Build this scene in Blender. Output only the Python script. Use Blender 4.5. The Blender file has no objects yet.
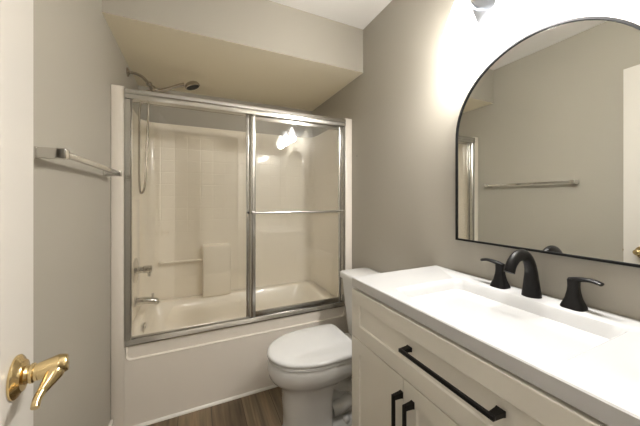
import bpy, bmesh, math
from mathutils import Vector, Matrix
sc = bpy.context.scene
PI = math.pi
W = 1.524          # room width, left wall x=0, right wall x=W, tub front y=0
ZC = 2.506         # ceiling

# ------------------------------------------------------------------ camera
cd = bpy.data.cameras.new('camera'); cam = bpy.data.objects.new('camera', cd); sc.collection.objects.link(cam)
cam.location = (0.412, -1.8123, 1.2703); cam.rotation_euler = (PI/2, 0, -math.radians(24.791))
cd.sensor_width = 36; cd.sensor_fit = 'HORIZONTAL'; cd.lens = 271.929/640*36; cd.shift_y = -13.126/640
cd.clip_start = 0.01; cd.clip_end = 50
sc.camera = cam
# ------------------------------------------------------------------ world, exposure
w = bpy.data.worlds.new('world'); sc.world = w; w.use_nodes = True
w.node_tree.nodes['Background'].inputs[0].default_value = (1.0, 0.95, 0.88, 1)
w.node_tree.nodes['Background'].inputs[1].default_value = 0.3
sc.view_settings.view_transform = 'Standard'; sc.view_settings.look = 'None'
sc.view_settings.gamma = 1; sc.view_settings.use_curve_mapping = False
sc.view_settings.exposure = 0.0
BULB_W = 20.0
HALL_FILL_W = 12.0
LAMP_COL = (1.0, 0.97, 0.935)
# added fill light, unseen behind the camera (its lamp body is built further down)
hl = bpy.data.lights.new('hall_fill_light', 'AREA'); hl.shape = 'DISK'; hl.size = 0.32; hl.energy = HALL_FILL_W; hl.color = (1.0, 0.94, 0.88)
hlo = bpy.data.objects.new('hall_fill_light', hl); sc.collection.objects.link(hlo); hlo.location = (0.6, -2.75, 2.40)

# ------------------------------------------------------------------ materials
def mat(name, col, rough=0.5, metal=0.0, ior=1.45, spec=0.5, coat=0.0):
    m = bpy.data.materials.new(name); m.use_nodes = True
    b = m.node_tree.nodes['Principled BSDF']
    b.inputs['Base Color'].default_value = (*col, 1); b.inputs['Roughness'].default_value = rough
    b.inputs['Metallic'].default_value = metal; b.inputs['IOR'].default_value = ior
    b.inputs['Specular IOR Level'].default_value = spec; b.inputs['Coat Weight'].default_value = coat
    b.inputs['Coat Roughness'].default_value = 0.05
    return m
def bump(m, scale, strength, dist=0.001, detail=3):
    nt = m.node_tree; b = nt.nodes['Principled BSDF']
    tc = nt.nodes.new('ShaderNodeTexCoord'); n = nt.nodes.new('ShaderNodeTexNoise'); bp = nt.nodes.new('ShaderNodeBump')
    n.inputs['Scale'].default_value = scale; n.inputs['Detail'].default_value = detail
    bp.inputs['Strength'].default_value = strength; bp.inputs['Distance'].default_value = dist
    nt.links.new(tc.outputs['Object'], n.inputs['Vector']); nt.links.new(n.outputs['Fac'], bp.inputs['Height'])
    nt.links.new(bp.outputs['Normal'], b.inputs['Normal'])
    return m
def mottle(m, a, bcol, scale=3):
    nt = m.node_tree; b = nt.nodes['Principled BSDF']
    tc = nt.nodes.new('ShaderNodeTexCoord'); n = nt.nodes.new('ShaderNodeTexNoise'); r = nt.nodes.new('ShaderNodeMix'); r.data_type = 'RGBA'
    n.inputs['Scale'].default_value = scale; n.inputs['Detail'].default_value = 4
    r.inputs[6].default_value = (*a, 1); r.inputs[7].default_value = (*bcol, 1)
    nt.links.new(tc.outputs['Object'], n.inputs['Vector']); nt.links.new(n.outputs['Fac'], r.inputs[0]); nt.links.new(r.outputs[2], b.inputs['Base Color'])
    return m
M = {}
M['wall'] = bump(mottle(mat('greige_paint', (.405, .378, .322), .6), (.40, .373, .317), (.415, .388, .332), 2.5), 140, .25)
M['ceil'] = bump(mottle(mat('ceiling_paint', (.84, .82, .79), .8), (.83, .81, .78), (.85, .83, .80), 2), 120, .3)
M['soffit_bounce'] = bump(mottle(mat('soffit_bounce_paint', (.86, .785, .62), .7), (.85, .775, .61), (.87, .795, .63), 3), 60, .4)  # soffit underside: warm bounce light put into the paint colour
M['trim'] = mottle(mat('trim_paint', (.78, .74, .67), .4), (.76, .72, .65), (.79, .755, .69), 4)
M['door'] = mottle(mat('door_paint', (.70, .67, .62), .38), (.695, .665, .615), (.71, .68, .63), 4)
M['acrylic'] = mottle(mat('tub_acrylic_lit', (.93, .86, .735), .28, coat=.3), (.925, .855, .73), (.935, .865, .74), 2)  # tub interior: copy lightened to carry its stronger light
M['apron'] = mottle(mat('tub_acrylic_shaded', (.78, .725, .645), .28, coat=.3), (.775, .72, .64), (.785, .73, .65), 2)  # same acrylic darkened for the dimmer front and flanges
M['cab'] = mottle(mat('cabinet_paint', (.80, .77, .70), .36), (.79, .76, .69), (.81, .78, .71), 3)
M['ctop'] = mottle(mat('cultured_marble', (.57, .572, .572), .16, coat=.4), (.565, .567, .567), (.58, .582, .582), 3)
M['porc'] = mottle(mat('porcelain', (.73, .73, .72), .1, coat=.6), (.725, .725, .715), (.74, .74, .73), 3)
M['seat'] = mottle(mat('seat_plastic', (.73, .735, .735), .15, coat=.3), (.725, .73, .73), (.74, .745, .745), 3)
M['black'] = bump(mat('matte_black_metal', (.007, .0065, .0065), .38, 0, spec=.28), 400, .1)
M['blackframe'] = bump(mat('black_frame', (.007, .007, .007), .55, 0, spec=.2), 400, .1)
M['chrome'] = bump(mat('chrome', (.72, .71, .69), .12, 1), 60, .02)
M['alu'] = bump(mat('polished_aluminium', (.62, .61, .585), .2, 1), 30, .05)
M['nickel'] = bump(mat('brushed_nickel', (.44, .40, .35), .26, 1), 200, .05)
M['brass'] = bump(mat('polished_brass', (.72, .56, .30), .2, 1), 60, .03)
M['mirror'] = mat('mirror_silver', (.86, .87, .85), 0.005, 1)
M['caulk'] = mottle(mat('caulk', (.80, .77, .71), .5), (.78, .75, .69), (.81, .78, .72), 8)
M['rubber'] = bump(mat('dark_rubber', (.02, .02, .02), .6), 200, .1)
M['steel'] = bump(mat('lamp_steel', (.35, .37, .40), .3, 1), 60, .03)

# floor planks running along y
def plank_mat():
    m = mat('vinyl_plank', (.2, .15, .1), .38); nt = m.node_tree; N = nt.nodes; L = nt.links; b = N['Principled BSDF']
    tc = N.new('ShaderNodeTexCoord'); mp = N.new('ShaderNodeMapping'); mp.inputs['Rotation'].default_value = (0, 0, PI/2)
    mp.inputs['Location'].default_value = (0.35, 0.03, 0)
    br = N.new('ShaderNodeTexBrick'); br.inputs['Scale'].default_value = 1; br.inputs['Brick Width'].default_value = 1.2
    br.inputs['Row Height'].default_value = .178; br.inputs['Mortar Size'].default_value = .0016; br.offset = .37
    br.inputs['Color1'].default_value = (.125, .090, .054, 1); br.inputs['Color2'].default_value = (.225, .168, .103, 1)
    br.inputs['Mortar'].default_value = (.05, .035, .024, 1)
    L.new(tc.outputs['Object'], mp.inputs[0]); L.new(mp.outputs[0], br.inputs[0])
    m2 = N.new('ShaderNodeMapping'); m2.inputs['Scale'].default_value = (38, 2.2, 1); n = N.new('ShaderNodeTexNoise')
    n.inputs['Scale'].default_value = 1; n.inputs['Detail'].default_value = 6; n.inputs['Distortion'].default_value = .6
    L.new(tc.outputs['Object'], m2.inputs[0]); L.new(m2.outputs[0], n.inputs['Vector'])
    cr = N.new('ShaderNodeValToRGB'); cr.color_ramp.elements[0].position = .3; cr.color_ramp.elements[0].color = (.55, .55, .55, 1)
    cr.color_ramp.elements[1].position = .72; cr.color_ramp.elements[1].color = (1.4, 1.36, 1.3, 1)
    L.new(n.outputs['Fac'], cr.inputs[0])
    mx = N.new('ShaderNodeMix'); mx.data_type = 'RGBA'; mx.blend_type = 'MULTIPLY'; mx.inputs[0].default_value = 1
    L.new(br.outputs['Color'], mx.inputs[6]); L.new(cr.outputs[0], mx.inputs[7]); L.new(mx.outputs[2], b.inputs['Base Color'])
    bp = N.new('ShaderNodeBump'); bp.inputs['Strength'].default_value = .3; bp.inputs['Distance'].default_value = .001
    L.new(n.outputs['Fac'], bp.inputs['Height']); L.new(bp.outputs[0], b.inputs['Normal'])
    return m
M['floor'] = plank_mat()
# surround: the lit acrylic copy with an embossed square tile pattern on its upper zone (UV: metres along the wall, height)
def tile_mat():
    m = M['acrylic'].copy(); m.name = 'tub_acrylic_lit_tiled'; nt = m.node_tree; N = nt.nodes; L = nt.links; b = N['Principled BSDF']
    uv = N.new('ShaderNodeUVMap'); br = N.new('ShaderNodeTexBrick'); br.offset = 0; br.inputs['Scale'].default_value = 1
    br.inputs['Brick Width'].default_value = .1; br.inputs['Row Height'].default_value = .1
    br.inputs['Mortar Size'].default_value = .005; br.inputs['Mortar Smooth'].default_value = 1
    L.new(uv.outputs[0], br.inputs[0])
    sx = N.new('ShaderNodeSeparateXYZ'); L.new(uv.outputs[0], sx.inputs[0])
    a = N.new('ShaderNodeMath'); a.operation = 'GREATER_THAN'; a.inputs[1].default_value = 1.0; L.new(sx.outputs[1], a.inputs[0])
    c = N.new('ShaderNodeMath'); c.operation = 'LESS_THAN'; c.inputs[1].default_value = 1.8; L.new(sx.outputs[1], c.inputs[0])
    d = N.new('ShaderNodeMath'); d.operation = 'MULTIPLY'; L.new(a.outputs[0], d.inputs[0]); L.new(c.outputs[0], d.inputs[1])
    e = N.new('ShaderNodeMath'); e.operation = 'MULTIPLY'; L.new(d.outputs[0], e.inputs[0]); L.new(br.outputs['Fac'], e.inputs[1])
    bp = N.new('ShaderNodeBump'); bp.invert = True; bp.inputs['Strength'].default_value = .55; bp.inputs['Distance'].default_value = .002
    L.new(e.outputs[0], bp.inputs['Height']); L.new(bp.outputs[0], b.inputs['Normal'])
    return m
M['tile'] = tile_mat()
def thin_fresnel(N, L, ior):   # same reflectance from both faces of a thin pane
    fr = N.new('ShaderNodeFresnel'); g = N.new('ShaderNodeNewGeometry'); m = N.new('ShaderNodeMix'); m.data_type = 'FLOAT'
    m.inputs[2].default_value = ior; m.inputs[3].default_value = 1/ior
    L.new(g.outputs['Backfacing'], m.inputs[0]); L.new(m.outputs[0], fr.inputs['IOR']); return fr
def pane_mat(name, tint, refl=1.0, haze=0.0):
    m = bpy.data.materials.new(name); m.use_nodes = True; nt = m.node_tree; N = nt.nodes; L = nt.links
    N.remove(N['Principled BSDF']); out = N['Material Output']
    tr = N.new('ShaderNodeBsdfTransparent'); tr.inputs[0].default_value = (*tint, 1)
    gl = N.new('ShaderNodeBsdfGlossy'); gl.inputs['Roughness'].default_value = .012; gl.inputs[0].default_value = (refl, refl, refl, 1)
    fr = thin_fresnel(N, L, 1.5)
    mx = N.new('ShaderNodeMixShader'); L.new(fr.outputs[0], mx.inputs[0]); L.new(tr.outputs[0], mx.inputs[1]); L.new(gl.outputs[0], mx.inputs[2])
    last = mx
    if haze:
        df = N.new('ShaderNodeBsdfDiffuse'); df.inputs[0].default_value = (.8, .78, .74, 1)
        m2 = N.new('ShaderNodeMixShader'); m2.inputs[0].default_value = haze
        L.new(mx.outputs[0], m2.inputs[1]); L.new(df.outputs[0], m2.inputs[2]); last = m2
    L.new(last.outputs[0], out.inputs[0]); return m
M['pane'] = pane_mat('clear_shower_glass', (.998, .998, .994), 1.0)
M['pane_hazy'] = pane_mat('hazy_shower_glass', (.99, .992, .985), 1.0, .05)  # slight diffuse haze over this pane
def shade_mat():
    m = bpy.data.materials.new('seeded_shade_glass'); m.use_nodes = True; nt = m.node_tree; N = nt.nodes; L = nt.links
    N.remove(N['Principled BSDF']); out = N['Material Output']
    tr = N.new('ShaderNodeBsdfTransparent'); tr.inputs[0].default_value = (.97, .97, .96, 1)
    tl = N.new('ShaderNodeBsdfTranslucent'); tl.inputs[0].default_value = (.95, .94, .92, 1)
    gl = N.new('ShaderNodeBsdfGlossy'); gl.inputs['Roughness'].default_value = .05
    a = N.new('ShaderNodeMixShader'); a.inputs[0].default_value = .22; L.new(tr.outputs[0], a.inputs[1]); L.new(tl.outputs[0], a.inputs[2])
    fr = thin_fresnel(N, L, 1.45)
    b = N.new('ShaderNodeMixShader'); L.new(fr.outputs[0], b.inputs[0]); L.new(a.outputs[0], b.inputs[1]); L.new(gl.outputs[0], b.inputs[2])
    L.new(b.outputs[0], out.inputs[0]); return m
M['shade'] = shade_mat()
def emit_mat(name, col, s):
    m = bpy.data.materials.new(name); m.use_nodes = True; b = m.node_tree.nodes['Principled BSDF']
    b.inputs['Base Color'].default_value = (.9, .9, .9, 1); b.inputs['Emission Color'].default_value = (*col, 1); b.inputs['Emission Strength'].default_value = s
    return m
M['bulb'] = emit_mat('lit_bulb', LAMP_COL, 28)
M['hallfill'] = emit_mat('hall_fill_glow', (1, .9, .78), 6)  # glow of the added hallway fill lamp

# ------------------------------------------------------------------ mesh helpers
def box(bm, x0, x1, y0, y1, z0, z1, bev=0.0, seg=2):
    r = bmesh.ops.create_cube(bm, size=1)
    for v in r['verts']:
        v.co = Vector(((x0+x1)/2 + v.co.x*(x1-x0), (y0+y1)/2 + v.co.y*(y1-y0), (z0+z1)/2 + v.co.z*(z1-z0)))
    if bev:
        ed = list({e for v in r['verts'] for e in v.link_edges})
        bmesh.ops.bevel(bm, geom=ed, offset=bev, segments=seg, profile=.5, affect='EDGES')
def loft(bm, rings, cap0=True, cap1=True, closed=True):
    vs = [[bm.verts.new(p) for p in r] for r in rings]
    n = len(rings[0])
    for a, b in zip(vs, vs[1:]):
        for i in range(n if closed else n-1):
            j = (i+1) % n
            bm.faces.new((a[i], a[j], b[j], b[i]))
    if cap0: bm.faces.new(vs[0][::-1])
    if cap1: bm.faces.new(vs[-1])
    return vs
def circ(c, r, n, u, v, r2=None):
    c, u, v = Vector(c), Vector(u).normalized(), Vector(v).normalized(); r2 = r if r2 is None else r2
    return [c + u*r*math.cos(2*PI*i/n) + v*r2*math.sin(2*PI*i/n) for i in range(n)]
def frame_of(d):
    d = Vector(d).normalized(); up = Vector((0, 0, 1)) if abs(d.z) < .9 else Vector((1, 0, 0))
    u = d.cross(up).normalized(); return u, u.cross(d).normalized()
def lathe(bm, c, axis, prof, n=32, cap0=True, cap1=True):
    """prof: list of (distance along axis, radius)"""
    axis = Vector(axis).normalized(); u, v = frame_of(axis); c = Vector(c)
    loft(bm, [circ(c + axis*d, max(r, 1e-4), n, u, v) for d, r in prof], cap0, cap1)
def tube(bm, pts, rad, n=14, up=None, flat=None):
    """sweep a circle / ellipse (rad, rad*flat) along pts; rad may be a list"""
    P = [Vector(p) for p in pts]; rings = []; prev = None
    for i, p in enumerate(P):
        d = (P[min(i+1, len(P)-1)] - P[max(i-1, 0)]).normalized()
        if up is not None: u = d.cross(Vector(up)).normalized()
        elif prev is None: u = frame_of(d)[0]
        else: u = (prev - d*prev.dot(d)).normalized()
        prev = u; v = u.cross(d).normalized()
        r = rad[i] if isinstance(rad, (list, tuple)) else rad
        r2 = r*(flat[i] if isinstance(flat, (list, tuple)) else (flat or 1))
        rings.append(circ(p, r, n, u, v, r2))
    loft(bm, rings)
def spline(pts, m=8):
    P = [Vector(p) for p in pts]; out = []
    for i in range(len(P)-1):
        p0, p1, p2, p3 = P[max(i-1, 0)], P[i], P[i+1], P[min(i+2, len(P)-1)]
        for k in range(m):
            t = k/m
            out.append(.5*((2*p1)+(-p0+p2)*t+(2*p0-5*p1+4*p2-p3)*t*t+(-p0+3*p1-3*p2+p3)*t**3))
    out.append(P[-1]); return out
def lin(vals, m=8):
    out = []
    for a, b in zip(vals, vals[1:]): out += [a+(b-a)*k/m for k in range(m)]
    return out + [vals[-1]]
def obj(name, bm, m, parent=None, smooth=35, label=None, mods=None):
    bmesh.ops.recalc_face_normals(bm, faces=bm.faces)
    me = bpy.data.meshes.new(name); bm.to_mesh(me); bm.free()
    if smooth:
        for p in me.polygons: p.use_smooth = True
        me.set_sharp_from_angle(angle=math.radians(smooth))
    me.materials.append(m if not isinstance(m, str) else M[m])
    o = bpy.data.objects.new(name, me); sc.collection.objects.link(o)
    if parent: o.parent = parent; o.matrix_parent_inverse = Matrix.Translation(-parent.location) if parent.type == 'EMPTY' else Matrix.Identity(4)
    if parent and parent.parent: o.matrix_parent_inverse = Matrix.Identity(4)
    if label: o['label'] = label
    return o
def thing(name, label, cat, loc, group=None):
    o = bpy.data.objects.new(name, None); sc.collection.objects.link(o); o.location = loc; o.empty_display_size = .05
    o['label'] = label; o['category'] = cat
    if group: o['group'] = group
    return o
def tag(o, label, cat, group=None):
    o['label'] = label; o['category'] = cat
    if group: o['group'] = group
    return o
def struct(name, bm, m, label=None, smooth=0):
    o = obj(name, bm, m, smooth=smooth); o['kind'] = 'structure'
    if label: o['label'] = label
    return o
def bxo(*a, **k):
    bm = bmesh.new(); box(bm, *a, **k); return bm

# ------------------------------------------------------------------ room shell
YB, YE, YH = .79, -1.94, -3.1       # tub back wall, entry wall, hall wall
struct('floor', bxo(-.1, W+.1, YH, YB+.1, -.05, 0), 'floor', 'brown wood plank vinyl floor')
struct('ceiling', bxo(-.1, W+.1, YH, YB+.1, ZC, ZC+.06), 'ceil', 'off-white painted ceiling')
struct('wall_left', bxo(-.1, 0, YE-.1, YB+.1, 0, ZC), 'wall', 'greige painted wall behind the door and towel bar')
struct('wall_right', bxo(W, W+.1, YE-.1, YB+.1, 0, ZC), 'wall', 'greige painted wall with the mirror and vanity light')
struct('wall_back', bxo(0, W, YB, YB+.1, 0, ZC), 'wall', 'greige painted wall above the tub surround')
bm = bmesh.new()   # entry wall with doorway, behind the camera
DX0, DX1, DZ = .17, .96, 2.12
box(bm, 0, DX0, YE-.1, YE, 0, ZC); box(bm, DX1, W, YE-.1, YE, 0, ZC); box(bm, DX0, DX1, YE-.1, YE, DZ, ZC)
struct('wall_front', bm, 'wall', 'entry wall with the doorway')
bm = bmesh.new()
box(bm, -.1, 0, YH, YE-.1, 0, ZC); box(bm, W, W+.1, YH, YE-.1, 0, ZC)
struct('wall_hall_sides', bm, 'wall', 'hallway side walls')
struct('wall_hall_end', bxo(-.1, W+.1, YH-.1, YH, 0, ZC), 'wall', 'hallway end wall')
bm = bmesh.new()
for x0, x1, z0, z1 in ((DX0-.055, DX0+.003, 0, DZ+.055), (DX1-.003, DX1+.055, 0, DZ+.055), (DX0+.003, DX1-.003, DZ-.003, DZ+.055)):
    box(bm, x0, x1, YE, YE+.014, z0, z1, bev=.003)
struct('trim_1', bm, 'trim', 'white door casing')
so = struct('soffit', bxo(0, W, -.1518, YB, 2.192, ZC), 'wall', 'greige bulkhead, bounce light in its underside colour, dropped from the ceiling above the tub')
so.data.materials.append(M['soffit_bounce'])
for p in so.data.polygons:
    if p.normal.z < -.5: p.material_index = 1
struct('baseboard_left', bxo(0, .014, YE, -.004, 0, .085, bev=.004), 'trim', 'white baseboard along the left wall')
struct('baseboard_right', bxo(W-.014, W, -.74, -.004, 0, .085, bev=.004), 'trim', 'white baseboard behind the toilet')
bm = bmesh.new()     # caulked strip where the tub meets the floor
loft(bm, [[(x, -.001, 0), (x, -.001, .014), (x, -.007, .012), (x, -.013, .006), (x, -.014, 0)] for x in (.015, W-.015)])
struct('trim_2', bm, 'caulk', 'white caulk strip between tub and floor', smooth=60)

# ------------------------------------------------------------------ bathtub with one-piece surround
tub = thing('bathtub', 'beige white alcove bathtub with one-piece tiled surround under the bulkhead', 'bathtub', (W/2, 0, 0))
XL, XR, ZR, ZT = .061, 1.463, .455, 1.8986
for fa_, fb_ in ((.0005, XL), (XR, W-.0005)):
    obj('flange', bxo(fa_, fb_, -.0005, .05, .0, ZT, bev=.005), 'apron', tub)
bm = bmesh.new()   # apron: lower panel with rounded upper corners that turn up the sides, recessed rim band above
n = 10; R = .03; zl = .375; xa, xb = XL+.004, XR-.004
inner = [(xa, ZR)] + [(xa+R-R*math.cos(PI/2*i/n), zl+R-R*math.sin(PI/2*i/n)) for i in range(n+1)] \
      + [(xb-R+R*math.sin(PI/2*i/n), zl+R-R*math.cos(PI/2*i/n)) for i in range(n+1)] + [(xb, ZR)]
outer = []
for (x, z) in inner:
    outer.append((XL if x < W/2 else XR, z) if z > zl+R-.001 else (x, z))
def off(pts, d):
    o = []
    for i, (x, z) in enumerate(pts):
        a = Vector(pts[max(i-1, 0)]); b = Vector(pts[min(i+1, len(pts)-1)]); t = (b-a).normalized(); o.append((x - t.y*d*-1*-1, z + t.x*d) if False else (x - t.y*d, z + t.x*d))
    return o
# recessed band
band_y = .012
l0 = [bm.verts.new((x, 0, z)) for x, z in inner]
mid = off(inner, .004); inn = off(inner, .009)
l1 = [bm.verts.new((x, -.0035, min(z, ZR))) for x, z in mid]
l2 = [bm.verts.new((x, band_y, min(z, ZR))) for x, z in inn]
for a, b in ((l0, l1), (l1, l2)):
    for i in range(len(a)-1): bm.faces.new((a[i], a[i+1], b[i+1], b[i]))
bm.faces.new(l2)
# lower apron face
bl = [bm.verts.new((x, 0, 0)) for x, z in inner]
for i in range(len(l0)-1): bm.faces.new((l0[i+1], l0[i], bl[i], bl[i+1])) if abs(inner[i][0]-inner[i+1][0]) > 1e-6 else None
for xx, s in ((XL, 0), (XR, -1)):
    q = [bm.verts.new(p) for p in ((xx, 0, 0), (xx, 0, ZR), (inner[s][0], 0, ZR), (inner[s][0], 0, 0))]; bm.faces.new(q)
bmesh.ops.remove_doubles(bm, verts=bm.verts, dist=1e-5)
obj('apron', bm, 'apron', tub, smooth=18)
# basin: rim plus lofted hollow
def rrect(x0, x1, y0, y1, r, z, n=8):
    pts = []
    for cx, cy, a0 in ((x1-r, y1-r, 0), (x0+r, y1-r, PI/2), (x0+r, y0+r, PI), (x1-r, y0+r, 1.5*PI)):
        for i in range(n+1):
            a = a0 + PI/2*i/n; pts.append(Vector((cx+r*math.cos(a), cy+r*math.sin(a), z)))
    return pts
bm = bmesh.new()
IX0, IX1, IY1 = .032, W-.032, .745
loft(bm, [rrect(IX0-.01, IX1+.01, band_y+.003, IY1+.01, .005, ZR-.08), rrect(IX0-.01, IX1+.01, band_y+.003, IY1+.01, .005, ZR-.006), rrect(IX0-.004, IX1+.004, band_y+.008, IY1+.004, .01, ZR),
          rrect(.075, W-.12, .085, .685, .09, ZR), rrect(.083, W-.13, .093, .677, .09, ZR-.008), rrect(.105, W-.19, .11, .655, .11, ZR-.15),
          rrect(.17, W-.30, .14, .605, .12, ZR-.30), rrect(.22, W-.36, .19, .555, .1, ZR-.335)], cap0=False)
obj('basin', bm, 'acrylic', tub, smooth=60)
# surround walls
def path_in(o, r):   # o: offset outwards from interior skin
    x0, x1, y1 = IX0-o, IX1+o, IY1+o; pts = [(x0, .05)]
    rr = max(r+o, .004)
    for i in range(13):
        a = PI - PI/2*i/12; pts.append((x0+rr+rr*math.cos(a), y1-rr+rr*math.sin(a)))
    for i in range(13):
        a = PI/2 - PI/2*i/12; pts.append((x1-rr+rr*math.cos(a), y1-rr+rr*math.sin(a)))
    pts.append((x1, .05)); return pts
bm = bmesh.new(); uvl = bm.loops.layers.uv.new('UVMap')
prof = [(0, ZR-.01), (0, 1.0), (0, 1.8), (0, ZT-.012), (.004, ZT-.003), (.012, ZT), (.030, ZT), (.030, ZR-.01)]
path0 = path_in(0, .11)
arc = [0]
for a, b in zip(path0, path0[1:]): arc.append(arc[-1] + math.dist(a, b))
vs = [[bm.verts.new((*path_in(o, .11 if o < .03 else -.026)[i], z)) for o, z in prof] for i in range(len(path0))]
for i in range(len(vs)-1):
    for j in range(len(prof)-1):
        f = bm.faces.new((vs[i][j], vs[i+1][j], vs[i+1][j+1], vs[i][j+1]))
        for l, (ii, jj) in zip(f.loops, ((i, j), (i+1, j), (i+1, j+1), (i, j+1))): l[uvl].uv = (arc[ii]+.02, prof[jj][1])
bm.faces.new(vs[0]); bm.faces.new(vs[-1][::-1])
obj('surround_panel', bm, 'tile', tub, smooth=40)
# moulded features on the back of the surround
bm = bmesh.new(); box(bm, .475, .70, .655, IY1+.01, ZR-.002, .885, bev=.014, seg=4)
obj('soap_shelf', bm, 'acrylic', tub)
bm = bmesh.new(); tube(bm, [(.155, .735, .765), (.158, .705, .765), (.17, .695, .765), (.46, .695, .765), (.48, .70, .765)], .009, n=12)
obj('grab_bar', bm, 'acrylic', tub)
bm = bmesh.new(); box(bm, IX0-.01, IX0+.008, .30, .60, ZR-.002, 1.27, bev=.006, seg=3)
obj('valve_panel', bm, 'acrylic', tub)
# chrome overflow plate on the tub end, drain
bm = bmesh.new(); lathe(bm, (.094, .39, .395), (1, 0, -.12), [(0, .036), (.006, .036), (.011, .030), (.012, .008), (.016, .007), (.016, .001)], 28)
obj('overflow_plate', bm, 'chrome', tub, label='round chrome overflow plate')
bm = bmesh.new(); lathe(bm, (.33, .38, ZR-.336), (0, 0, 1), [(0, .034), (.004, .034), (.006, .026), (.006, .001)], 24)
obj('drain', bm, 'chrome', tub, label='chrome drain')

# ------------------------------------------------------------------ sliding shower doors
enc = thing('shower_enclosure', 'polished aluminium sliding glass shower doors standing on the tub rim', 'shower door', (W/2, .03, ZR))
FX0, FX1 = XL+.002, XR-.002
Z0 = ZR+.001; ZH = 1.889
def prism_x(bm, x0, x1, prof):    # prof in (y,z)
    loft(bm, [[(x0, y, z) for y, z in prof], [(x1, y, z) for y, z in prof]])
bm = bmesh.new()
pr = [(.0, ZH-.060), (-.008, ZH-.056), (-.010, ZH-.046), (-.010, ZH-.034), (-.006, ZH-.029), (-.010, ZH-.024), (-.010, ZH-.010), (-.006, ZH-.002), (.002, ZH), (.056, ZH), (.060, ZH-.004), (.060, ZH-.060)]
prism_x(bm, FX0, FX1, pr); obj('header_rail', bm, 'alu', enc)
bm = bmesh.new()
pr = [(.004, Z0), (.002, Z0+.006), (.004, Z0+.012), (.012, Z0+.030), (.016, Z0+.032), (.020, Z0+.026), (.030, Z0+.026), (.032, Z0+.034), (.036, Z0+.034), (.038, Z0+.026), (.054, Z0+.026), (.056, Z0+.030), (.061, Z0+.028), (.062, Z0)]
prism_x(bm, FX0, FX1, pr); obj('bottom_track', bm, 'alu', enc)
for s in (0, 1):
    bm = bmesh.new(); x = FX0 if s == 0 else FX1
    d = 1 if s == 0 else -1
    k = 1 if s == 0 else .72; pf = [(x, -.004), (x+d*.026*k, -.004), (x+d*.031*k, .002), (x+d*.031*k, .010), (x+d*.016*k, .012), (x+d*.016*k, .056), (x, .060)]
    loft(bm, [[(a, b, Z0+.037) for a, b in pf], [(a, b, ZH-.061) for a, b in pf]]); obj('side_jamb', bm, 'alu', enc)
def panel(x0, x1, y, hazy, bar, sl, sr, zb, rb, zt, rt):
    t = .007
    bm = bmesh.new()
    for a, b in ((x0, x0+sl), (x1-sr, x1)):
        pf = [(a, y-t), (a+.003, y-t-.002), (b-.003, y-t-.002), (b, y-t), (b, y+t), (a, y+t)]
        loft(bm, [[(p, q, zb) for p, q in pf], [(p, q, zt) for p, q in pf]])
    box(bm, x0+sl, x1-sr, y-t, y+t, zb, zb+rb, bev=.002); box(bm, x0+sl, x1-sr, y-t, y+t, zt-rt, zt, bev=.002)
    fr = obj('sliding_panel', bm, 'alu', enc)
    def sub(name, bm, m, **k):
        o = obj(name, bm, m, **k); o.parent = fr
        o.matrix_parent_inverse = fr.matrix_parent_inverse.copy() if False else Matrix.Identity(4); return o
    sub('glass_pane', bxo(x0+sl-.004, x1-sr+.004, y-.0025, y+.0025, zb+rb-.004, zt-rt+.004), 'pane_hazy' if hazy else 'pane', smooth=0)
    if bar:
        bm = bmesh.new()
        tube(bm, [(x0+.010, y-.038, 1.185), (x1-.010, y-.038, 1.185)], .0085, n=14)
        for xx in (x0+.010, x1-.010): lathe(bm, (xx, y-t-.002, 1.185), (0, -1, 0), [(0, .010), (.006, .010), (.008, .007), (.040, .007), (.044, .011), (.046, .004)], 16)
        sub('towel_bar', bm, 'alu')
    else:
        bm = bmesh.new(); lathe(bm, (x1-.012, y-t-.002, 1.185), (0, -1, 0), [(0, .008), (.006, .008), (.008, .004)], 14); sub('bumper', bm, 'rubber')
    return fr
panel(XL+.006, .751, .047, False, False, .022, .025, Z0+.006, .024, ZH-.03, .03)
panel(.751, XR-.024, .024, True, True, .032, .022, Z0+.0345, .034, ZH-.03, .055)

# ------------------------------------------------------------------ shower fittings on the left end wall
YS = .40
sh = thing('hand_shower', 'brushed nickel handheld shower with hanging hose above the left end of the tub', 'shower head', (0, YS, 2.13))
bm = bmesh.new(); lathe(bm, (.0005, YS, 2.133), (1, 0, 0), [(0, .030), (.004, .030), (.010, .020), (.014, .011)], 28); obj('wall_flange', bm, 'nickel', sh)
bm = bmesh.new(); tube(bm, spline([(.012, YS, 2.133), (.05, YS, 2.132), (.085, YS, 2.118), (.115, YS, 2.088), (.128, YS, 2.073)]), .0095, n=16); obj('shower_arm', bm, 'nickel', sh)
bm = bmesh.new(); lathe(bm, (.122, YS, 2.082), (.62, 0, -.78), [(0, .010), (.001, .017), (.012, .018), (.02, .013), (.03, .014), (.034, .019), (.052, .019), (.058, .012)], 24)
box(bm, .150, .180, YS-.018, YS+.018, 2.030, 2.052, bev=.006)
obj('swivel_holder', bm, 'nickel', sh)
bm = bmesh.new()
hp = spline([(.152, YS, 2.022), (.19, YS, 2.037), (.25, YS, 2.064), (.31, YS, 2.094), (.345, YS, 2.108)])
tube(bm, hp, lin([.0125, .0125, .0125, .014, .017]), n=18)
hd = Vector((.395, YS, 2.118)); ax = Vector((.38, 0, -.92)).normalized()
lathe(bm, hd - ax*.018, ax, [(0, .012), (.004, .034), (.012, .046), (.024, .052), (.034, .052), (.038, .047)], 36)
obj('handset', bm, 'nickel', sh)
bm = bmesh.new(); lathe(bm, hd + ax*.0202, ax, [(0, .044), (.003, .043), (.004, .03), (.004, .001)], 30); obj('spray_face', bm, 'rubber', sh, label='dark spray face')
bm = bmesh.new()
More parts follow.
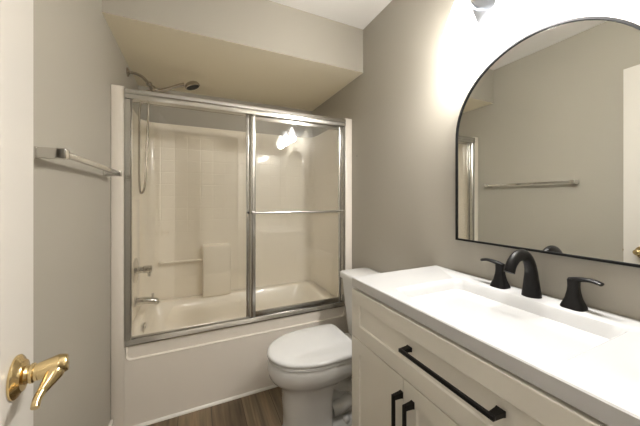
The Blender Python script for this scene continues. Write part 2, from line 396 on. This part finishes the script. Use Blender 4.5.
tube(bm, spline([(.138, YS+.0, 2.035), (.128, YS-.012, 1.97), (.122, YS-.02, 1.80), (.112, YS-.025, 1.50), (.103, YS-.025, 1.36), (.088, YS-.02, 1.318), (.074, YS-.012, 1.34), (.067, YS, 1.50), (.067, YS+.01, 1.80), (.076, YS+.01, 1.95), (.105, YS+.006, 2.02), (.135, YS+.018, 2.03), (.150, YS+.012, 2.02)], 10), .0065, n=10)
obj('hose', bm, 'nickel', sh, label='ribbed metal hose')
XW = IX0+.0085
va = thing('shower_valve', 'chrome tub valve with round plate and lever above the spout', 'faucet', (XW, .42, .79))
bm = bmesh.new(); lathe(bm, (XW, .42, .785), (1, 0, 0), [(0, .085), (.004, .085), (.009, .078), (.012, .040), (.02, .030)], 40); obj('escutcheon', bm, 'chrome', va)
bm = bmesh.new(); lathe(bm, (XW+.02, .42, .785), (1, 0, 0), [(0, .024), (.03, .022), (.034, .027), (.075, .027), (.082, .022)], 28)
tube(bm, spline([(XW+.082, .42, .785), (XW+.086, .405, .765), (XW+.088, .385, .742)]), lin([.010, .009, .008]), n=12, flat=.7); obj('lever_handle', bm, 'chrome', va)
bm = bmesh.new(); lathe(bm, (XW+.083, .42, .785), (1, 0, 0), [(0, .019), (.006, .017), (.007, .001)], 20); obj('handle_cap', bm, 'rubber', va, label='dark end cap')
sp = thing('tub_spout', 'chrome tub spout low on the left end wall', 'faucet', (XW, .40, .57))
bm = bmesh.new(); lathe(bm, (XW, .40, .575), (1, 0, 0), [(0, .030), (.004, .034), (.012, .034), (.015, .027)], 28)
tube(bm, spline([(XW+.012, .40, .575), (XW+.06, .40, .575), (XW+.105, .40, .570), (XW+.128, .40, .560), (XW+.138, .40, .545)]), lin([.027, .025, .024, .022, .016]), n=24)
obj('spout_body', bm, 'chrome', sp)
bm = bmesh.new(); lathe(bm, (XW+.108, .40, .590), (0, 0, 1), [(0, .006), (.018, .006), (.020, .009), (.026, .009), (.028, .005)], 16); obj('diverter_knob', bm, 'chrome', sp)

# ------------------------------------------------------------------ towel bar on the left wall
tb = thing('towel_bar', 'square chrome towel bar on the left wall beside the door', 'towel bar', (0, -.47, 1.405))
bm = bmesh.new(); box(bm, .055, .071, -.768, -.140, 1.3965, 1.4135, bev=.0015); obj('rail', bm, 'chrome', tb)
for yy in (-.792, -.145):
    bm = bmesh.new(); box(bm, .0005, .012, yy+.001, yy+.030, 1.389, 1.420, bev=.002); box(bm, .011, .0745, yy, yy+.030, 1.390, 1.419, bev=.002); obj('wall_bracket', bm, 'chrome', tb)

# ------------------------------------------------------------------ open entry door with brass lever
door_e = Vector((.109, -1.05, 0)); dd = Vector((.085, -.75, 0)).normalized(); nn = Vector((-dd.y, dd.x, 0)); nn = Vector((dd.y*-1, dd.x, 0))
if nn.x < 0: nn = -nn
DM = Matrix(((dd.x, nn.x, 0, door_e.x), (dd.y, nn.y, 0, door_e.y), (0, 0, 1, 0), (0, 0, 0, 1)))   # local: u along the slab towards the hinge, v out of its face, z
DWd, DH = .76, 2.10
bm = bmesh.new(); box(bm, 0, DWd, -.035, 0, .012, DH, bev=.002)
for (u0, u1, z0, z1) in ((.150, .34, .22, .76), (.42, .61, .22, .76), (.150, .34, .90, 1.60), (.42, .61, .90, 1.60), (.150, .34, 1.74, 1.96), (.42, .61, 1.74, 1.96)):
    # moulded raised panel: frame bead, then field
    ring = [(0, 0, .0005), (.010, 0, .006), (.020, 0, .001), (.045, 0, .001), (.062, 0, .006)]
    rs = [[(u0+o, h, z0+o), (u1-o, h, z0+o), (u1-o, h, z1-o), (u0+o, h, z1-o)] for o, _, h in ring]
    loft(bm, rs, cap0=False)
bmesh.ops.transform(bm, matrix=DM, verts=bm.verts)
d1 = struct('door_1', bm, 'door', 'white panelled entry door standing open against the left wall', smooth=30)
d1['category'] = 'door'
HU, HZ = .088, .951
bm = bmesh.new()
lathe(bm, (HU, .0005, HZ), (0, 1, 0), [(0, .037), (.003, .037), (.006, .034), (.008, .029), (.012, .026), (.014, .017), (.018, .0145), (.020, .017), (.024, .017), (.026, .0145), (.030, .0145)], 40)
bmesh.ops.transform(bm, matrix=DM, verts=bm.verts)
dh = obj('door_handle', bm, 'brass', label='polished brass lever handle'); dh.parent = d1
bm = bmesh.new()
tube(bm, spline([(HU, .030, HZ), (HU-.001, .045, HZ+.002), (HU-.002, .060, HZ+.004), (HU-.003, .071, HZ+.005)]), lin([.0150, .0170, .0185, .0140]), n=26)
tube(bm, spline([(HU-.003, .060, HZ+.003), (HU+.010, .054, HZ-.006), (HU+.022, .048, HZ-.015), (HU+.032, .043, HZ-.022), (HU+.043, .040, HZ-.028), (HU+.054, .040, HZ-.036)]), lin([.0145, .015, .0115, .0085, .0078, .0075]), n=22, up=(0, 1, 0), flat=lin([.9, .9, .85, .8, .8, .8]))
bmesh.ops.transform(bm, matrix=DM, verts=bm.verts)
lv = obj('lever', bm, 'brass', smooth=60); lv.parent = dh
bm = bmesh.new(); box(bm, -.0015, .0005, -.030, -.005, HZ-.028, HZ+.028, bev=.0004)
box(bm, -.009, .0, -.024, -.012, HZ-.008, HZ+.008, bev=.003)
bmesh.ops.transform(bm, matrix=DM, verts=bm.verts)
la = obj('latch_plate', bm, 'brass', label='brass latch plate on the door edge'); la.parent = d1

# ------------------------------------------------------------------ toilet (facing -x, tank on the right wall)
TY = -.42
to = thing('toilet', 'white two-piece toilet with closed lid between tub and vanity', 'toilet', (1.2, TY, 0))
def egg(xf, xb, hw, z, n=56, pf=1.0, pb=.7, mid=.52, dy=0, pw=1):
    P = []; cx = xf + (xb-xf)*mid
    for i in range(n):
        t = 2*PI*i/n; c, s = math.cos(t), math.sin(t)
        e = 1 if c > 0 else pb
        x = cx-(cx-xf)*abs(c)**pf if c > 0 else cx+(xb-cx)*abs(c)**e
        y = hw*(1 if s > 0 else -1)*abs(s)**(pw if c > 0 else e)
        P.append((x, TY+dy+y, z))
    return P
bm = bmesh.new()
# bowl: skirted front column, flaring bowl, deep rim band
def col(xf, xb, hw, z): return egg(xf, xb, hw, z, pb=.22, pf=.75, pw=.75, mid=.55)
rings = [col(.835, 1.105, .125, 0), col(.838, 1.103, .122, .010), col(.850, 1.092, .112, .025), col(.846, 1.09, .108, .12), col(.838, 1.09, .108, .21),
         egg(.830, 1.12, .112, .275, pb=.4, pf=.85, pw=.9), egg(.806, 1.18, .134, .306, pb=.5), egg(.780, 1.225, .159, .328, pb=.5), egg(.766, 1.235, .174, .350, pb=.5), egg(.760, 1.237, .182, .378, pb=.5),
         egg(.760, 1.238, .182, .412, pb=.5), egg(.764, 1.236, .178, .424, pb=.5), egg(.776, 1.23, .168, .428, pb=.5)]
loft(bm, rings)
obj('bowl', bm, 'porc', to, smooth=60)
# foot behind the column with the bolt caps, and the trapway tubes above it
bm = bmesh.new()
loft(bm, [rrect(1.06, 1.345, TY-.115, TY+.115, .03, 0), rrect(1.06, 1.343, TY-.113, TY+.113, .03, .030), rrect(1.06, 1.33, TY-.098, TY+.098, .03, .055), rrect(1.06, 1.31, TY-.075, TY+.075, .03, .068)])
loft(bm, [rrect(1.05, 1.30, TY-.060, TY+.060, .03, .05), rrect(1.05, 1.32, TY-.055, TY+.055, .03, .25), rrect(1.05, 1.36, TY-.09, TY+.09, .03, .33)])
obj('foot', bm, 'porc', to, smooth=50)
for s in (-1, 1):
    bm = bmesh.new()
    tube(bm, spline([(1.08, TY+s*.075, .305), (1.15, TY+s*.072, .255), (1.21, TY+s*.068, .225), (1.225, TY+s*.066, .17), (1.17, TY+s*.066, .135), (1.10, TY+s*.062, .12)]), lin([.045, .04, .036, .036, .038, .038]), n=20)
    obj('trapway', bm, 'porc', to, smooth=60)
    bm = bmesh.new(); lathe(bm, (1.175, TY+s*.085, .052), (0, s*.4, .92), [(0, .020), (.014, .020), (.022, .015), (.026, .008), (.027, .001)], 20)
    obj('bolt_cap', bm, 'seat', to)
# rear deck under the tank
bm = bmesh.new(); loft(bm, [rrect(1.19, 1.47, TY-.11, TY+.11, .03, .30), rrect(1.17, 1.49, TY-.15, TY+.15, .035, .36), rrect(1.165, 1.495, TY-.165, TY+.165, .04, .385), rrect(1.168, 1.492, TY-.162, TY+.162, .04, .39)])
obj('tank_deck', bm, 'porc', to, smooth=60)
def lid(xf, xb, hw, z): return egg(xf, xb, hw, z, pb=.24, mid=.56, pw=.95, n=96)
bm = bmesh.new(); loft(bm, [lid(.77, 1.20, .178, .4295), lid(.763, 1.205, .184, .434), lid(.763, 1.205, .184, .444), lid(.767, 1.203, .181, .447)]); obj('seat', bm, 'seat', to, smooth=50)
bm = bmesh.new(); loft(bm, [lid(.764, 1.228, .184, .4485), lid(.758, 1.233, .189, .452), lid(.757, 1.234, .190, .462), lid(.762, 1.230, .186, .469), lid(.776, 1.220, .176, .4725), lid(.84, 1.15, .13, .4755), lid(.93, 1.08, .06, .4765)]); obj('seat_lid', bm, 'seat', to, smooth=60)
for s in (-1, 1):
    bm = bmesh.new(); box(bm, 1.215, 1.242, TY+s*.075-.022, TY+s*.075+.022, .4285, .462, bev=.008, seg=3); obj('hinge', bm, 'seat', to)
bm = bmesh.new(); loft(bm, [rrect(1.335, 1.495, TY-.160, TY+.160, .03, .392), rrect(1.325, 1.50, TY-.170, TY+.170, .035, .41), rrect(1.308, 1.503, TY-.185, TY+.185, .035, .60), rrect(1.295, 1.505, TY-.194, TY+.194, .035, .758)])
obj('tank', bm, 'porc', to, smooth=50)
bm = bmesh.new(); loft(bm, [rrect(1.291, 1.507, TY-.202, TY+.202, .03, .7585), rrect(1.284, 1.509, TY-.208, TY+.208, .034, .763), rrect(1.283, 1.509, TY-.209, TY+.209, .034, .788), rrect(1.288, 1.506, TY-.205, TY+.205, .03, .797), rrect(1.29, 1.50, TY-.194, TY+.194, .025, .800)])
obj('tank_lid', bm, 'porc', to, smooth=50)

# ------------------------------------------------------------------ vanity
VY0, VY1 = -1.740, -.8115       # cabinet ends (near, far)
XF = 1.0425                     # cabinet face
van = thing('vanity_cabinet', 'off-white shaker vanity cabinet with black bar pulls', 'cabinet', (1.3, -1.26, 0))
bm = bmesh.new()
loft(bm, [rrect(XF, W-.002, VY0, VY1, .001, .10, 2), rrect(XF, W-.002, VY0, VY1, .001, .8995, 2), rrect(XF+.018, W-.02, VY0+.018, VY1-.018, .001, .8995, 2), rrect(XF+.018, W-.02, VY0+.018, VY1-.018, .001, .12, 2)])
box(bm, XF+.06, W-.002, VY0+.01, VY1-.01, 0, .0995)
obj('cabinet_body', bm, 'cab', van)
def shaker(name, y0, y1, z0, z1, rail=.055):
    bm = bmesh.new(); xf = XF-.019; b = .0015
    def fr(o, x): return [(x, y0+o, z0+o), (x, y1-o, z0+o), (x, y1-o, z1-o), (x, y0+o, z1-o)]
    loft(bm, [fr(0, XF-.0005), fr(0, xf+b), fr(b, xf), fr(rail, xf), fr(rail+.001, xf+.0010), fr(rail+.003, xf+.0060), fr(rail+.004, xf+.0065)])
    return obj(name, bm, 'cab', van, smooth=25)
def pull(par, p0, p1):
    p0, p1 = Vector(p0), Vector(p1); d = (p1-p0).normalized(); xf = XF-.0195; bm = bmesh.new()
    hor = abs(d.y) > .5; so = .034; r = .0055
    def bx(c0, c1, ww):
        lo = [min(a, b) for a, b in zip(c0, c1)]; hi = [max(a, b) for a, b in zip(c0, c1)]
        for k in range(3):
            if hi[k]-lo[k] < 1e-6: lo[k] -= ww; hi[k] += ww
        box(bm, lo[0], hi[0], lo[1], hi[1], lo[2], hi[2], bev=.0018)
    xb = xf-so
    a, b = p0.copy(), p1.copy()
    box(bm, xb-.0045, xb+.0045, min(a.y, b.y)-(.0 if hor else .0055), max(a.y, b.y)+(.0 if hor else .0055), min(a.z, b.z)-(.0055 if hor else 0), max(a.z, b.z)+(.0055 if hor else 0), bev=.0015)
    for e, s in ((a, 1), (b, -1)):
        # flared foot, wider where it meets the front
        q = e + d*s*.008; rs = []
        for xx, hw_, hl in ((xb-.0042, .0050, .0075), (xb+.008, .0052, .008), (xf-.008, .006, .009), (xf, .007, .0105)):
            if hor: rs.append([(xx, q.y-hl, q.z-hw_), (xx, q.y+hl, q.z-hw_), (xx, q.y+hl, q.z+hw_), (xx, q.y-hl, q.z+hw_)])
            else: rs.append([(xx, q.y-hw_, q.z-hl), (xx, q.y+hw_, q.z-hl), (xx, q.y+hw_, q.z+hl), (xx, q.y-hw_, q.z+hl)])
        loft(bm, rs)
    h = obj('handle', bm, 'black', label='matte black bar pull'); h.parent = par; return h
dr = shaker('drawer', -1.730, -.8125, .697, .892)
pull(dr, (0, -1.150, .806), (0, -1.445, .806))
YSP = -1.128
dA = shaker('door', YSP+.0015, -.8125, .115, .693); dB = shaker('door', -1.4345, YSP-.0015, .115, .693); dC = shaker('door', -1.730, -1.4375, .115, .693)
pull(dA, (0, YSP+.006, .648), (0, YSP+.006, .495)); pull(dB, (0, YSP-.044, .648), (0, YSP-.044, .495)); pull(dC, (0, -1.4375-.03, .648), (0, -1.4375-.03, .495))

# one-piece top with integral rectangular basin
ct = thing('countertop', 'glossy white one-piece vanity top with integral rectangular sink basin', 'countertop', (1.28, -1.26, .9))
CX0, CX1, CY0, CY1, CZ = 1.027, W-.001, -1.745, -.807, .9387
bm = bmesh.new()
loft(bm, [rrect(CX0+.001, CX1-.0005, CY0+.001, CY1-.001, .004, .9005, 4), rrect(CX0, CX1, CY0, CY1, .004, .9015, 4), rrect(CX0, CX1, CY0, CY1, .004, CZ-.003, 4), rrect(CX0+.003, CX1-.0005, CY0+.003, CY1-.003, .004, CZ, 4),
          rrect(1.083, 1.432, -1.517, -1.003, .030, CZ, 4), rrect(1.0855, 1.427, -1.513, -1.007, .030, CZ-.003, 4), rrect(1.093, 1.418, -1.506, -1.016, .032, CZ-.02, 4),
          rrect(1.103, 1.395, -1.488, -1.035, .04, CZ-.085, 4), rrect(1.125, 1.375, -1.465, -1.06, .05, CZ-.112, 4), rrect(1.16, 1.34, -1.43, -1.10, .05, CZ-.120, 4), rrect(1.23, 1.26, -1.275, -1.245, .008, CZ-.122, 4)])
slab = obj('basin_slab', bm, 'ctop', ct, smooth=30)
bm = bmesh.new(); lathe(bm, (1.245, -1.26, CZ-.1218), (0, 0, 1), [(0, .024), (.003, .024), (.005, .018), (.0052, .001)], 24); obj('drain', bm, 'black', ct, label='black sink drain')

# ------------------------------------------------------------------ widespread black faucet
fa = thing('faucet', 'matte black widespread faucet with arched spout on the vanity top', 'faucet', (1.478, -1.26, CZ))
bm = bmesh.new(); fz = CZ+.0005; FXc = 1.469; FY = -1.266
pts = spline([(FXc, FY, fz), (FXc, FY, fz+.012), (FXc-.001, FY, fz+.05), (FXc-.004, FY, fz+.09), (FXc-.020, FY, fz+.126), (FXc-.052, FY, fz+.145), (FXc-.088, FY, fz+.140), (FXc-.114, FY, fz+.118), (FXc-.125, FY, fz+.094)], 8)
tube(bm, pts, lin([.029, .0275, .0235, .0205, .0195, .0195, .0195, .019, .0185], 8), n=28, up=(0, 1, 0), flat=lin([1, 1, .95, .85, .78, .72, .72, .75, .8], 8))
obj('spout', bm, 'black', fa, smooth=60)
for s, yb in ((1, -1.158), (-1, -1.380)):
    bm = bmesh.new()
    prof = [(0, .029), (.003, .029), (.010, .0265), (.028, .0195), (.050, .0150), (.066, .0135), (.078, .0140), (.085, .0145), (.089, .012)]
    xx = 1.472
    rs = [rrect(xx-r, xx+r, yb-r, yb+r, r*.62, fz+d, 6) for d, r in prof]; loft(bm, rs)
    # blade lever, sweeps outwards
    P = spline([(xx, yb-s*.010, fz+.082), (xx-.002, yb+s*.015, fz+.090), (xx-.006, yb+s*.045, fz+.094), (xx-.010, yb+s*.067, fz+.090)])
    tube(bm, P, lin([.0115, .012, .0115, .0105]), n=18, up=(0, 0, 1), flat=lin([.75, .62, .5, .5]))
    obj('lever_handle', bm, 'black', fa, smooth=50)

# ------------------------------------------------------------------ arched mirror
mi = thing('mirror', 'black framed arched wall mirror above the faucet', 'mirror', (W, -1.262, 1.09))
MY0, MY1, MZ0, MZ1 = -1.575, -.943, 1.088, 1.862
def arch(o, x, n=40):
    r = (MY1-MY0)/2-o; yc = (MY0+MY1)/2; zc = MZ1-(MY1-MY0)/2
    P = [(x, MY0+o, MZ0+o), (x, MY1-o, MZ0+o)]
    for i in range(n+1): a = PI*i/n; P.append((x, yc+r*math.cos(a), zc+r*math.sin(a)))
    return P
XM = 1.5
bm = bmesh.new(); loft(bm, [arch(.0045, XM+.002), arch(.0045, XM)]); obj('mirror_glass', bm, 'mirror', mi, smooth=0)
bm = bmesh.new()
loft(bm, [arch(.0045, W-.0006), arch(0, W-.0006), arch(0, XM-.0045), arch(.001, XM-.0055), arch(.0073, XM-.0055), arch(.008, XM-.0045), arch(.008, XM-.0003)], cap0=False, cap1=False)
obj('mirror_frame', bm, 'blackframe', mi, smooth=40)

# ------------------------------------------------------------------ vanity light with three glass cone shades
vl = thing('vanity_light', 'lit three-shade vanity light on the wall above the mirror', 'light fixture', (W, -1.26, 2.08))
LX = 1.404
bm = bmesh.new(); box(bm, W-.022, W-.0005, -1.56, -.985+.02, 2.005, 2.125, bev=.004); obj('backplate', bm, 'steel', vl, label='grey metal backplate')
for yy in (-1.04, -1.26, -1.48):
    bm = bmesh.new(); tube(bm, spline([(W-.021, yy, 2.085), (W-.06, yy, 2.092), (LX+.02, yy, 2.122), (LX, yy, 2.112), (LX, yy, 2.097)]), .008, n=14)
    lathe(bm, (LX, yy, 2.115), (0, 0, -1), [(0, .010), (.004, .022), (.03, .024), (.033, .018)], 24); obj('lamp_arm', bm, 'steel', vl)
    bm = bmesh.new(); lathe(bm, (LX, yy, 2.083), (0, 0, -1), [(0, .024), (.002, .030), (.150, .072), (.152, .0725), (.150, .0705), (.004, .0285)], 40, cap0=False, cap1=False)
    obj('lamp_shade', bm, 'shade', vl, smooth=60, label='clear glass cone shade')
    bm = bmesh.new(); lathe(bm, (LX, yy, 2.081), (0, 0, -1), [(0, .013), (.02, .013), (.035, .02), (.055, .029), (.072, .031), (.088, .026), (.098, .014), (.101, .002)], 24)
    obj('bulb', bm, 'bulb', vl, smooth=60, label='glowing bulb')
    l = bpy.data.lights.new('bulb_light', 'POINT'); l.energy = BULB_W; l.color = LAMP_COL; l.shadow_soft_size = .04
    lo = bpy.data.objects.new('bulb_light', l); sc.collection.objects.link(lo); lo.location = (LX, yy, 1.960); 

# body of the added fill lamp, unseen behind the camera
hb = thing('hall_fill_lamp', 'round fill lamp added on the hallway ceiling, unseen behind the camera', 'light fixture', (.6, -2.75, ZC))
bm = bmesh.new(); lathe(bm, (.6, -2.75, ZC-.0005), (0, 0, -1), [(0, .17), (.02, .17), (.022, .16)], 40); obj('fill_lamp_base', bm, 'steel', hb)
bm = bmesh.new(); lathe(bm, (.6, -2.75, ZC-.023), (0, 0, -1), [(0, .155), (.03, .14), (.05, .10), (.056, .01)], 40); obj('fill_lamp_diffuser', bm, 'hallfill', hb)

# small nail hole on the right wall near the tub
bm = bmesh.new(); lathe(bm, (W-.0003, -.07, 1.60), (-1, 0, 0), [(0, .003), (.002, .003), (.003, .0015)], 10); tag(obj('wall_nail', bm, 'black'), 'tiny dark nail head in the right wall beside the shower', 'nail')
